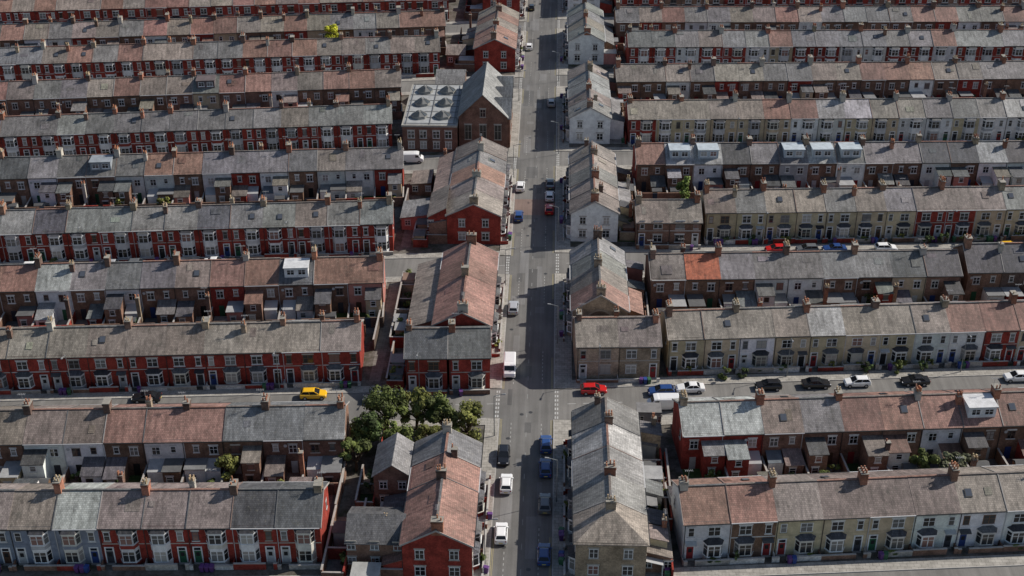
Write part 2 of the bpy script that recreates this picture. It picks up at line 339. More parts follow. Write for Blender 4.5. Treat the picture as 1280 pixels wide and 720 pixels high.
        if i in dd:
            dc=dd[i]; cx=(x0+x1)/2; sd=dside; dw=2.0; yf=sd*3.4; z0=hr-3.4*math.tan(ca)
            roof_.add([(cx-dw,yf,z0-.1),(cx+dw,yf,z0-.1),(cx+dw,yf,hr-.1),(cx-dw,yf,hr-.1),(cx-dw,sd*.2,hr-.1),(cx+dw,sd*.2,hr-.1)],[(0,1,2,3),(0,3,4),(1,5,2)],dc,'paint')
            roof_.slab([(cx-dw-.15,yf+sd*.2,hr+.02),(cx+dw+.15,yf+sd*.2,hr+.02),(cx+dw+.15,sd*.1,hr+.06),(cx-dw-.15,sd*.1,hr+.06)],.12,tuple(min(.62,v*.9) for v in dc),'paint')
            FD=((cx,yf),(1,0),(0,sd))
            for q in (-.95,.95): window(win_,FD,q,z0+.45,1.3,1.0,WHITE,WHITE,2,False)
    for (xe,hp,Wl,nx) in ((0,hip0,W_[0],-1),(L,hip1,W_[-1],1)):
        c,m_=WALL[Wl]; c=jit(c,.05)
        if hp: walls_.poly([(xe,-D,0),(xe,D,0),(xe,D,he),(xe,-D,he)],c,m_)
        else: walls_.poly([(xe,-D,0),(xe,D,0),(xe,D,he),(xe,0,hr),(xe,-D,he)],c,m_)
        if not hp:
            for sd in (-1,1):
                e=xe+nx*.2
                roof_.add([(e-.02,0,hr+.02),(e+.04,0,hr+.02),(e+.04,sd*(D+ov),ez+.02),(e-.02,sd*(D+ov),ez+.02),(e-.02,0,hr-.25),(e+.04,0,hr-.25),(e+.04,sd*(D+ov),ez-.25),(e-.02,sd*(D+ov),ez-.25)],MB.BF,(.4,.37,.34),'paint')
        if 'w' in ends:
            FE=((xe,0),(0,1),(nx,0))
            if 'W' in ends:
                for q in (-2.2,2.2):
                    window(win_,FE,q,3.7,1.2,1.5); window(win_,FE,q,.95,1.4,1.5)
            elif rnd.random()<.5: window(win_,FE,rnd.choice([-2,2]),3.8,.8,1.2,WHITE,(.4,.4,.38),1)
    if chim:
        for k in range(n+1):
            j=n-k if flip else k
            xx=min(max(j*w,.5 if not (hip0 and j==0) else D*.95),L-.5 if not(hip1 and j==n) else L-D*.95)
            if k%2==0: chimney(chm_,xx,rnd.uniform(-.3,.3),hr,rnd.uniform(.75,1.05),rnd.uniform(1.1,1.7),rnd.uniform(.8,1.5))
            elif rnd.random()<.3: chimney(chm_,xx,rnd.choice([-1.2,1.2]),hr-.6,.7,.8,1.2,hr-2)
            if rear and k%2==1 and rnd.random()<.25: chimney(chm_,xx+.1,D+2.6,4.6,.6,.6,1.0,0)
    for nm,mb in (('walls',walls_),('roof',roof_),('windows_and_doors',win_),('chimneys',chm_),('bay_windows',bay_),('rear_extensions',ext_)):
        if mb.f: link(nm,mb.mesh(nm),par)
    if yw_.f: link('yard_wall',yw_.mesh('yard_wall'),None,(A.x,A.y,0),rot)
    if fw_.f: link('garden_wall',fw_.mesh('garden_wall'),None,(A.x,A.y,0),rot)
    return par
CAM=(0,-1); AWAY=(0,1); EAST=(1,0); WEST=(-1,0)
bluew=(.5,.56,.6)
# ---- left-hand terraces (inner end, outer end)
row((-29.2,136.2),(-92,133.6),CAM,'ddbbblbbbb','RRRRRnnnnn',seed=1,bayh=5.6)
row((-29.0,155.2),(-96,151.2),AWAY,'gggrrrbbbb','BBBBWBWWBB',seed=2)
row((-29.8,178.3),(-102,172.8),CAM,'bbbbbbbbbbb','RRRRRRRRRRRRR',seed=3)
row((-28.7,199.7),(-110,193.0),AWAY,'rrdrrbggglrrrr','PRBBRBBWBWBB',seed=4,dorm={2:WHITE})
row((-29.5,221.4),(-118,213.2),CAM,'ggbggdggggdgggg','R',seed=5,bayh=5.6)
row((-30.1,245.5),(-126,236.4),AWAY,'ggbggggrrggggdg','RWWBWRWBWWBB',seed=6,dorm={10:(.3,.33,.36)})
row((-35,268.3),(-134,256.5),CAM,'gggbggggggg','R',seed=7,bayh=5.6)
row((-35.2,289.6),(-140,276.8),AWAY,'brrbbrrgbbrbgg','BBRBWBBCB',seed=8,dorm={7:(.15,.12,.12)})
row((-28.2,313),(-146,299),CAM,'bbgbbrrrggbb','R',seed=9,bayh=5.6)
row((-28.3,332.1),(-150,316),AWAY,'rrbggbrbb','BBRWBC',seed=10)
row((-29,354),(-155,338.5),CAM,'brgrbb','R',seed=11)
row((-29,375),(-160,358),AWAY,'brgrbb','RB',seed=12)
# ---- right-hand terraces
row((17.5,138.2),(78,144.2),CAM,'rrbbbbbbbbb','WBCCCWWWCCC',seed=21,bayc=(.62,.6,.54),green=.5)
row((19,157.4),(82,162.8),AWAY,'llpgrrrrrrr','RRBBRBWBBBB',seed=22,dorm={7:WHITE},green=.5)
row((18.7,182.9),(92,189.1),CAM,'bbbblbbbrrrr','CCWCCCCWWRCC',seed=23,bayc=(.5,.48,.43),green=.75)
row((17.2,202),(70.4,205.1),AWAY,'bogggggdd','BBBWWBBCB',seed=24,green=.45)
row((72,206.3),(102,208),AWAY,'ddddd','BDBBB',seed=25,hr=9.2)
row((16,225.1),(28,225.5),CAM,'bb','BB',seed=26,he=5.2,hr=7.6,bays=False)
row((28.9,227.6),(108,232.4),CAM,'bgbbgbgbbbgg','CCCCCCCRRCCC',seed=27,bayc=(.58,.56,.5),green=.85)
row((17.1,248.9),(115,253.5),AWAY,'rlldgglgggdd','RBWBBGBWBB',seed=28,dorm={1:bluew,2:bluew,5:bluew,6:bluew,7:bluew})
row((16.5,272.1),(122,277.2),CAM,'bbbbbrrllbbggg','RCCCCCWWCCWWCW',seed=29,bayh=5.6)
row((14.7,294.3),(128,300.5),AWAY,'bbbgbbggbbrrrbbgg','BBWBRBBR',seed=30)
row((18.5,317.9),(134,322.5),CAM,'gggbggrggg','RRWRRWCRR',seed=31,bayh=5.6)
row((16.2,336.6),(140,341.2),AWAY,'gbrg','BRBW',seed=32)
row((17,359),(146,364),CAM,'gbrg','RRB',seed=33)
row((17,379),(150,384),AWAY,'gbrg','RRB',seed=34)
# ---- buildings along the main road, left
row((-13.7,128.6),(-13.7,150),EAST,'rrrg','RRRR',seed=41,ends='wW',yard=4)
row((-15.6,176.5),(-9.3,176.9),CAM,'d','R',seed=43,ends='',rear=False,w0=6.3,D=4.5,name='brick_house')
row((-22.3,176.2),(-15.9,176.5),CAM,'d','R',seed=44,ends='',rear=False,w0=6.3,D=4.5,name='brick_house')
row((-13.9,181.6),(-13.9,206),EAST,'rrrr','RRRR',seed=45,ends='wW',yard=4,D=4.6)
row((-14.3,220.5),(-14.3,251),EAST,'bbrgb','RRRRR',seed=46,ends='wW',yard=4,D=5)
row((-14.3,311),(-14.3,338.5),EAST,'rrbr','RRRR',seed=47,ends='wW',D=5)
row((-14.3,351),(-14.3,380),EAST,'rrbr','RRRR',seed=48,ends='wW',D=5)
# ---- right
row((8.4,129.5),(8.4,158.3),WEST,'bgglg','SSGGS',seed=51,hip0=1,ends='wW',yard=3.5,D=4.5)
row((4.3,180.2),(17.4,180.9),CAM,'bb','SS',seed=52,bays=False,ends='',w0=6.5,rear=False,name='stone_house')
row((8.4,186.5),(8.4,207),WEST,'rbg','SSBB',seed=53,ends='w',yard=3.5,D=4.5,he=6.4,hr=9.4)
row((8.3,222.3),(8.3,249.5),WEST,'bbgbb','WGBSW',seed=54,ends='wW',yard=3.5)
row((8.3,268),(8.3,296),WEST,'gbggb','WGBSW',seed=55,ends='wW',yard=3.5)
row((8.3,317),(8.3,341),WEST,'gbgg','WGBW',seed=56,ends='wW',yard=3.5)
row((8.3,357),(8.3,382),WEST,'gbgg','WGBW',seed=57,ends='wW',yard=3.5)
# ---- generic outbuilding
def shed(name,x0,x1,y0,y1,he,hr,axis,rc,wk):
    mb=MB(); c,m_=WALL[wk]; c=jit(c); r=jit(ROOF[rc])
    cx,cy=(x0+x1)/2,(y0+y1)/2
    for a,b in (((x0,y0),(x1,y0)),((x1,y0),(x1,y1)),((x1,y1),(x0,y1)),((x0,y1),(x0,y0))): mb.quad((*a,0),(*b,0),(*b,he),(*a,he),c,m_)
    o=.25
    if axis=='x':
        for s,y in ((-1,y0-o),(1,y1+o)): mb.slab([(x0-o,y,he-.1),(x1+o,y,he-.1),(x1+o,cy,hr),(x0-o,cy,hr)],.12,r,'roof')
        for x in (x0,x1): mb.poly([(x,y0,he),(x,y1,he),(x,cy,hr-.1)],c,m_)
    elif axis=='y':
        for x in (x0-o,x1+o): mb.slab([(x,y0-o,he-.1),(x,y1+o,he-.1),(cx,y1+o,hr),(cx,y0-o,hr)],.12,r,'roof')
        for y in (y0,y1): mb.poly([(x0,y,he),(x1,y,he),(cx,y,hr-.1)],c,m_)
    elif axis=='w': mb.slab([(x0-o,y0-o,he+.02),(x0-o,y1+o,he+.02),(x1,y1+o,hr),(x1,y0-o,hr)],.12,r,'roof'); [mb.poly([(x0,y,he),(x1,y,he),(x1,y,hr-.1)],c,m_) for y in (y0,y1)]
    elif axis=='e': mb.slab([(x1+o,y0-o,he+.02),(x1+o,y1+o,he+.02),(x0,y1+o,hr),(x0,y0-o,hr)],.12,r,'roof'); [mb.poly([(x0,y,he),(x1,y,he),(x0,y,hr-.1)],c,m_) for y in (y0,y1)]
    else: mb.box(x0-.1,x1+.1,y0-.1,y1+.1,he,he+.15,r,'paint')
    F=((cx,y0),(1,0),(0,-1))
    if x1-x0>3:
        for q in ((-1.3,1.3) if x1-x0<7 else (-3,0,3)): window(mb,F,q,1.0,1.1,1.1)
        if he>4.5:
            for q in ((-1.3,1.3) if x1-x0<7 else (-3,0,3)): window(mb,F,q,3.4,1.1,1.2)
    link(name,mb.mesh(name))
shed('rear_annexe',-25.5,-18.3,130.5,137.5,4.6,6.4,'x','d','B')
shed('rear_annexe',-23.5,-18.3,143,150,5.6,7.6,'y','g','B')
shed('garage',-24.5,-21,126,129,2.4,2.4,'f','l','G')
shed('rear_annexe',-23,-18.6,184,205,4.0,5.6,'w','b','B')
shed('rear_annexe',-22.8,-19.4,221,231,5.4,7.4,'w','b','R')
shed('rear_annexe',-22.8,-19.4,233,250,4.4,6.0,'w','p','R')
shed('garage',-28.5,-23.5,226,233,2.6,3.4,'w','g','P')
shed('garage',-28,-24,241,247,2.6,3.0,'w','b','B')
shed('brick_house',-27,-20.5,290,298,5,7,'x','g','B')
shed('garage',-26.5,-22,315,322,3,4.4,'x','b','B')
shed('rear_annexe',12.95,16.2,131,139,2.8,3.8,'e','b','B')
shed('rear_annexe',12.95,15.8,155,158,2.6,3.2,'e','g','G')
shed('garage',13.5,17,163,165.4,2.7,2.7,'f','g','G')
shed('rear_annexe',12.95,15.5,189,196,4.2,5.4,'e','r','B')
shed('rear_annexe',12.75,15.5,232,240,3.2,4.4,'e','g','B')
shed('rear_annexe',12.75,15.2,272,284,3.4,4.8,'e','g','W')
shed('rear_annexe',12.75,15.2,322,334,3.4,4.8,'e','g','B')
def yards(x0,x1,y0,y1,step,seed):
    R=random.Random(seed); random.seed(seed); mb=MB(); y=y0; k=0
    while y<y1-2:
        h=R.uniform(1.5,2.1); c=jit(WALL[R.choice('RBBDS')][0],.15)
        mb.box(x0,x1,y-.1,y+.1,0,h,c,'brick'); mb.box(x0-.02,x1+.02,y-.13,y+.13,h+.003,h+.07,(.4,.37,.34),'paint')
        e=min(step,y1-y)
        mb.box(x0+.1,x1-.1,y+.12,y+e-.12,-.02,.026+.003*(k%3),R.choice([(.3,.27,.24),(.2,.19,.18),(.07,.11,.04),(.3,.19,.15),(.38,.36,.33)]),'pave')
        if R.random()<.65 and x1-x0>2.4:
            sx=R.uniform(x0+1.1,x1-1.1); sy=y+R.uniform(1.2,max(1.3,e-1.2)); hh=R.uniform(1.8,2.5)
            mb.box(sx-.95,sx+.95,sy-.9,sy+.9,.03,hh,R.choice([(.2,.12,.07),(.35,.35,.33),(.4,.3,.19),(.22,.12,.09)]),'paint')
            mb.slab([(sx-1.1,sy-1.05,hh+.1),(sx+1.1,sy-1.05,hh+.1),(sx+1.1,sy+1.05,hh+.4),(sx-1.1,sy+1.05,hh+.4)],.07,R.choice([(.12,.12,.12),(.35,.34,.32),(.25,.17,.13)]),'paint')
        if R.random()<.7:
            s_=R.uniform(.9,2.1); SHR.append((R.uniform(x0+.6,x1-.6),y+R.uniform(.8,e-.8),s_,s_,s_,R.uniform(0,6)))
        if R.random()<.7: BINS.append((R.uniform(x0+.5,x1-.5),y+.5,R.uniform(0,6),R.choice('pbg')))
        y+=step; k+=1
    mb.box(x0-.11,x0+.11,y0,y1,0,2.0,jit(WALL['B'][0]),'brick'); mb.box(x0-.14,x0+.14,y0,y1,2.003,2.07,(.4,.37,.34),'paint')
    mb.box(x1-.11,x1+.11,y0,y1,0,1.9,jit(WALL['R'][0]),'brick')
    link('yard_wall',mb.mesh('yard_wall'))
yards(-25.2,-22.6,172,183,3.6,1); yards(-26,-23.2,184,206,4.4,2); yards(-24.6,-18.9,138,142.6,4.6,3); yards(-26,-23.6,142,150,4,9)
yards(-25.6,-23,219,226,3.5,4); yards(-18.4,-15.2,295,301,3,5)
yards(13.2,17,139.5,154.5,4.6,6); yards(13.2,15.4,196.5,206,3.2,7); yards(12.9,16.4,240.5,249,4,8); yards(13.2,16,223,231.6,4,11); yards(13,15.6,285,296,4,12); yards(-28.5,-25.7,128,141,4.4,13)
mb=MB(); F=((8.4,186.5),(1,0),(0,-1))
pts=[(-2.0,1.0),(2.0,1.0),(2.0,4.2)]+[(2*math.cos(a),4.2+2*math.sin(a)) for a in [k*math.pi/10 for k in range(1,10)]]+[(-2.0,4.2)]
mb.poly([P(F,a,.03,z) for a,z in pts],(.2,.14,.1),'brick')
for k in range(11):
    a0,a1=k*math.pi/11,(k+1)*math.pi/11
    mb.add([P(F,r*math.cos(a),d_,4.2+r*math.sin(a)) for r in (2.0,2.3) for a in (a0,a1) for d_ in (.0,.08)],[(0,1,3,2),(4,5,7,6),(0,1,5,4),(2,3,7,6),(1,3,7,5)],(.42,.34,.26),'paint')
link('blind_arch',mb.mesh('blind_arch'))
# ---- church + hall
par=link('brick_church',None,None,(0,0,0))
mb=MB(); c=(.2,.11,.08)
x0,x1,y0,y1=-20,-9.6,264.5,284; he,hr=7.5,12.5; cx=(x0+x1)/2
for a,b in (((x0,y0),(x1,y0)),((x1,y0),(x1,y1)),((x1,y1),(x0,y1)),((x0,y1),(x0,y0))): mb.quad((*a,0),(*b,0),(*b,he),(*a,he),c,'brick')
for y in (y0,y1): mb.poly([(x0,y,he),(x1,y,he),(cx,y,hr)],c,'brick')
for k in range(3):
    ya=y0+.5+k*6.3; yb=ya+5.6; ym=(ya+yb)/2
    mb.poly([(x1+.6,ya,0),(x1+.6,yb,0),(x1+.6,yb,he-.5),(x1+.6,ym,hr-2),(x1+.6,ya,he-.5)],c,'brick')
    mb.quad((x1+.6,ya,0),(x1,ya,0),(x1,ya,he),(x1+.6,ya,he-.5),c,'brick'); mb.quad((x1+.6,yb,0),(x1,yb,0),(x1,yb,he),(x1+.6,yb,he-.5),c,'brick')
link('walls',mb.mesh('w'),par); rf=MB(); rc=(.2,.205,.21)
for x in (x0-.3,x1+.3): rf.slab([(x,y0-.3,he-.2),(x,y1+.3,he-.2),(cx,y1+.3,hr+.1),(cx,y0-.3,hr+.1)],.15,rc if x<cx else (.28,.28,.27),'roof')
for k in range(3):
    ya=y0+.5+k*6.3; yb=ya+5.6; ym=(ya+yb)/2
    for y in (ya-.2,yb+.2): rf.slab([(x1+.9,y,he-.6),(cx+2.4,y,he-.6),(cx+2.4,ym,hr-1.8),(x1+.9,ym,hr-1.8)],.14,jit(rc,.15),'roof')
link('roof',rf.mesh('r'),par); wn=MB()
F=((cx,y0),(1,0),(0,-1))
for q in (-3.2,0,3.2): window(wn,F,q,2.2,1.5,3.4,(.4,.38,.33))
window(wn,F,0,7.4,1.2,1.8,(.4,.38,.33))
F=((x1+.6,y0),(0,1),(1,0))
for k in range(3): window(wn,F,.5+k*6.3+2.8,2.5,2.2,4,(.4,.38,.33))
link('windows',wn.mesh('wi'),par)
par=link('brick_hall',None,None,(0,0,0)); mb=MB(); x0,x1,y0,y1=-32,-20.3,262.5,286
mb.box(x0,x1,y0,y1,0,5.8,(.19,.1,.075),'brick'); mb.box(x0-.15,x1+.12,y0-.15,y1+.15,5.803,6.2,(.36,.34,.3),'paint')
mb.box(x0+.3,x1-.3,y0+.3,y1-.3,6.203,6.25,(.36,.37,.37),'paint')
for k in range(8): mb.box(x0+.3,x1-.3,y0+.75+k*3.25,y0+.87+k*3.25,6.253,6.35,(.16,.16,.16),'paint')
for k in range(3): mb.box(x0+.7+k*5.1,x0+.85+k*5.1,y0+.35,y1-.35,6.36,6.42,(.18,.18,.18),'paint')
link('walls',mb.mesh('w'),par); sk=MB()
for i in range(2):
    for j in range(3):
        sx,sy=x0+3.3+i*5.1,y0+4.4+j*7.3
        sk.frus(sx,sy,6.25,6.8,1.8,1.8,8,(.3,.3,.28),'paint',False)
        n=8
        for q in range(n):
            a0,a1=2*math.pi*q/n,2*math.pi*(q+1)/n; g=.07
            sk.add([(sx+1.78*math.cos(a0+g),sy+1.78*math.sin(a0+g),6.86),(sx+1.78*math.cos(a1-g),sy+1.78*math.sin(a1-g),6.86),(sx+.3*math.cos((a0+a1)/2),sy+.3*math.sin((a0+a1)/2),7.78)],[(0,1,2)],(.07,.08,.085) if q%3 else (.2,.2,.19),'glass')
        sk.frus(sx,sy,6.78,7.7,1.8,.2,8,(.22,.22,.21),'paint')
link('skylights',sk.mesh('s'),par); wn=MB(); F=(((x0+x1)/2,y0),(1,0),(0,-1))
for q in (-4,-1.4,1.4,4): window(wn,F,q,3.2,1.5,1.7); window(wn,F,q,.8,1.4,1.6)
link('windows',wn.mesh('w2'),par)
# ------------------------------------------------------------------ ground and roads
mb=MB(); mb.quad((-1500,-1200,0),(1500,-1200,0),(1500,2200,0),(-1500,2200,0),(.1,.1,.1),'ground'); link('ground',mb.mesh('ground'))
XL,XR=-7.35,1.1
mb=MB(); mb.quad((XL,60,.008),(XR,60,.008),(XR,480,.008),(XL,480,.008),(.15,.145,.137),'asphalt'); link('road',mb.mesh('road'))
LS=[(124.5,.045,3.6,5.6),(168.5,.075,4.0,5.6),(212.6,.085,3.6,5.3),(257.2,.07,3.0,4.6),(303.5,.115,3.8,5.6),(345.3,.12,3.8,5.6)]
RS=[(125,.09,3.6,5.6),(168.6,.088,4.2,6.4),(213.6,.055,4.0,6.0),(259.8,.045,3.8,5.6),(305.4,.045,3.8,5.6),(347.6,.04,3.8,5.6)]
road=MB(); pav=MB(); mk=MB()
PC=(.35,.33,.295); KC=(.44,.42,.39)
def strip(m_,xa,xb,ya,yb,t0,xo,z,col,mt,h=None):
    f=lambda x,y:y+t0*(x-xo)
    top=[(xa,f(xa,ya),z),(xb,f(xb,ya),z),(xb,f(xb,yb),z),(xa,f(xa,yb),z)]
    if h: m_.slab(top,h,col,mt)
    else: m_.poly(top,col,mt)
for sgn,LST,xe,xk,xb in ((-1,LS,-175,XL,-9.3),(1,RS,170,XR,3.85)):
    prev=95
    for (yc,t,hw,hp) in LST:
        xi=xk-sgn*.6
        strip(road,xi,xe,yc-hw,yc+hw,t,xk,.004,(.18,.172,.16),'asphalt')
        for s in (-1,1):
            ya,yb=(yc+hw,yc+hp) if s>0 else (yc-hp,yc-hw)
            strip(pav,xb,xe,ya,yb,t,xk,.12,PC,'pave',.12)
            kb=(yc+hw-.14,yc+hw-.002) if s>0 else (yc-hw+.002,yc-hw+.14)
            strip(pav,xb,xe,kb[0],kb[1],t,xk,.13,KC,'paint',.13)
        y1_=yc-hw
        pa,pb=min(xk,xb),max(xk,xb)
        pav.slab([(pa,prev,.124),(pb,prev,.124),(pb,y1_,.124),(pa,y1_,.124)],.124,PC,'pave')
        ka,kb=(xk+.002,xk+.14) if sgn<0 else (xk-.14,xk-.002)
        pav.slab([(ka,prev,.134),(kb,prev,.134),(kb,y1_,.134),(ka,y1_,.134)],.134,KC,'paint')
        prev=yc+hw
        for k in range(7):
            yy=yc-hw+.4+k*(2*hw-.4)/7
            for o in (.15,.5): mk.quad((xk+sgn*o-.1,yy,.014),(xk+sgn*o+.1,yy,.014),(xk+sgn*o+.1,yy+.6,.014),(xk+sgn*o-.1,yy+.6,.014),(.5,.5,.48),'paint')
        for k in range(4):
            xx=xk+sgn*(2+k*2.4); yy=yc+t*(xx-xk)
            mk.quad((xx,yy-.06,.009),(xx+1.3,yy-.06+t*1.3,.009),(xx+1.3,yy+.06+t*1.3,.009),(xx,yy+.06,.009),(.45,.45,.43),'paint')
        for s in (-1,1):
            for k in range(9):
                yy=yc+s*(hw+1.5+k*1.1); xx=xk-sgn*1.95
                mk.quad((xx-.05,yy,.013),(xx+.05,yy,.013),(xx+.05,yy+.5,.013),(xx-.05,yy+.5,.013),(.4,.4,.38),'paint')
            for o in (.3,.5):
                mk.quad((xk-sgn*o-.04,yc+s*(hw),.0125),(xk-sgn*o+.04,yc+s*(hw),.0125),(xk-sgn*o+.04,yc+s*(hw+9),.0125),(xk-sgn*o-.04,yc+s*(hw+9),.0125),(.36,.31,.17),'paint')
    pav.slab([(min(xk,xb),prev,.124),(max(xk,xb),prev,.124),(max(xk,xb),480,.124),(min(xk,xb),480,.124)],.124,PC,'pave')
link('side_streets',road.mesh('side_streets')); link('pavement',pav.mesh('pavement'))
y=100
while y<400:
    mk.quad((-3.17,y,.0125),(-3.05,y,.0125),(-3.05,y+1.2,.0125),(-3.17,y+1.2,.0125),(.26,.26,.25),'paint'); y+=5
link('road_markings',mk.mesh('road_markings'))
pt=MB(); random.seed(5)
for k in range(46):
    y=random.uniform(125,385); x=random.uniform(XL+.3,XR-2.2); w=random.choice([.7,1.0,1.6,2.4]); l=random.uniform(1.5,10); c=random.choice([.1,.115,.18,.19])
    z=.0115
    pt.quad((x,y,z+.00002*k),(x+w,y,z+.00002*k),(x+w,y+l,z+.00002*k),(x,y+l,z+.00002*k),(c,c*.98,c*.95),'asphalt')
for k in range(24):
    y=random.uniform(125,385); x=random.uniform(XL+1,XR-1)
    pt.frus(x,y,.0105,.0165,.32,.32,10,(.06,.06,.06),'metal')
pt.quad((XL+.2,233,.0128),(XR-.2,233,.0128),(XR-.2,240,.0128),(XL+.2,240,.0128),(.19,.14,.12),'asphalt')
link('road_repair_patches',pt.mesh('road_repair_patches'))
al=MB()
for (a,b) in (((-28,146.6),(-92,143)),((-28,189.5),(-105,183.3)),((-28,234),(-120,225.2)),((-30,279.5),(-136,266.9)),((18,148.2),(80,153.8)),((17,193),(92,198.5)),((17,238.6),(110,243.4)),((15,283.8),(126,289.3))):
    d=Vector((b[0]-a[0],b[1]-a[1])).normalized(); n=Vector((-d.y,d.x))*1.1
    al.poly([(a[0]+n.x,a[1]+n.y,.006),(b[0]+n.x,b[1]+n.y,.006),(b[0]-n.x,b[1]-n.y,.006),(a[0]-n.x,a[1]-n.y,.006)],(.18,.165,.145),'pave')
for (x,y0,y1) in ((-27.4,174,207),(-27.1,219,252),(14.5,222,254)): al.quad((x-.9,y0,.01),(x+.9,y0,.01),(x+.9,y1,.01),(x-.9,y1,.01),(.19,.175,.155),'pave')
link('back_alley',al.mesh('back_alley'))
bw=MB()
for (x,y0,y1) in ((-28.6,183,194),(-28.6,226,240),(-24.2,151,163),(-28.6,141,150),(17.2,142,155),(16.8,186,200),(16.9,232,246)):
    bw.box(x-.11,x+.11,y0,y1,0,2.1,jit(WALL[random.choice('RBBD')][0],.15),'brick'); bw.box(x-.14,x+.14,y0-.02,y1+.02,2.103,2.17,(.4,.37,.34),'paint')
link('alley_wall',bw.mesh('alley_wall'))
# ------------------------------------------------------------------ wheelie bins
def binmesh(c):
    m=MB(); m.add([(-.22,-.25,.08),(.22,-.25,.08),(.22,.25,.08),(-.22,.25,.08),(-.28,-.32,.98),(.28,-.32,.98),(.28,.34,.98),(-.28,.34,.98)],MB.BF,c,'plastic')
    m.add([(-.3,-.36,.98),(.3,-.36,.98),(.3,.36,1.0),(-.3,.36,1.0),(-.27,-.3,1.05),(.27,-.3,1.05),(.27,.33,1.12),(-.27,.33,1.12)],MB.BF,tuple(v*1.2 for v in c),'plastic')
    m.box(-.27,.27,.33,.42,.93,.99,c,'plastic')
    for x in (-.27,.27): m.add([(x+dx,.3+.1*math.cos(a),.1+.1*math.sin(a)) for dx in (-.03,.03) for a in [k*math.pi/4 for k in range(8)]],[tuple(range(8)),tuple(range(8,16))]+[(k,(k+1)%8,(k+1)%8+8,k+8) for k in range(8)],(.02,.02,.02),'rubber')
    return m.mesh('wheelie_bin')
BM={'p':binmesh((.09,.035,.14)),'b':binmesh((.02,.05,.2)),'g':binmesh((.03,.1,.05))}
for (x,y,r,k) in BINS:
    if 120<y<330: link('wheelie_bin',BM[k],None,(x,y,0.03),r)
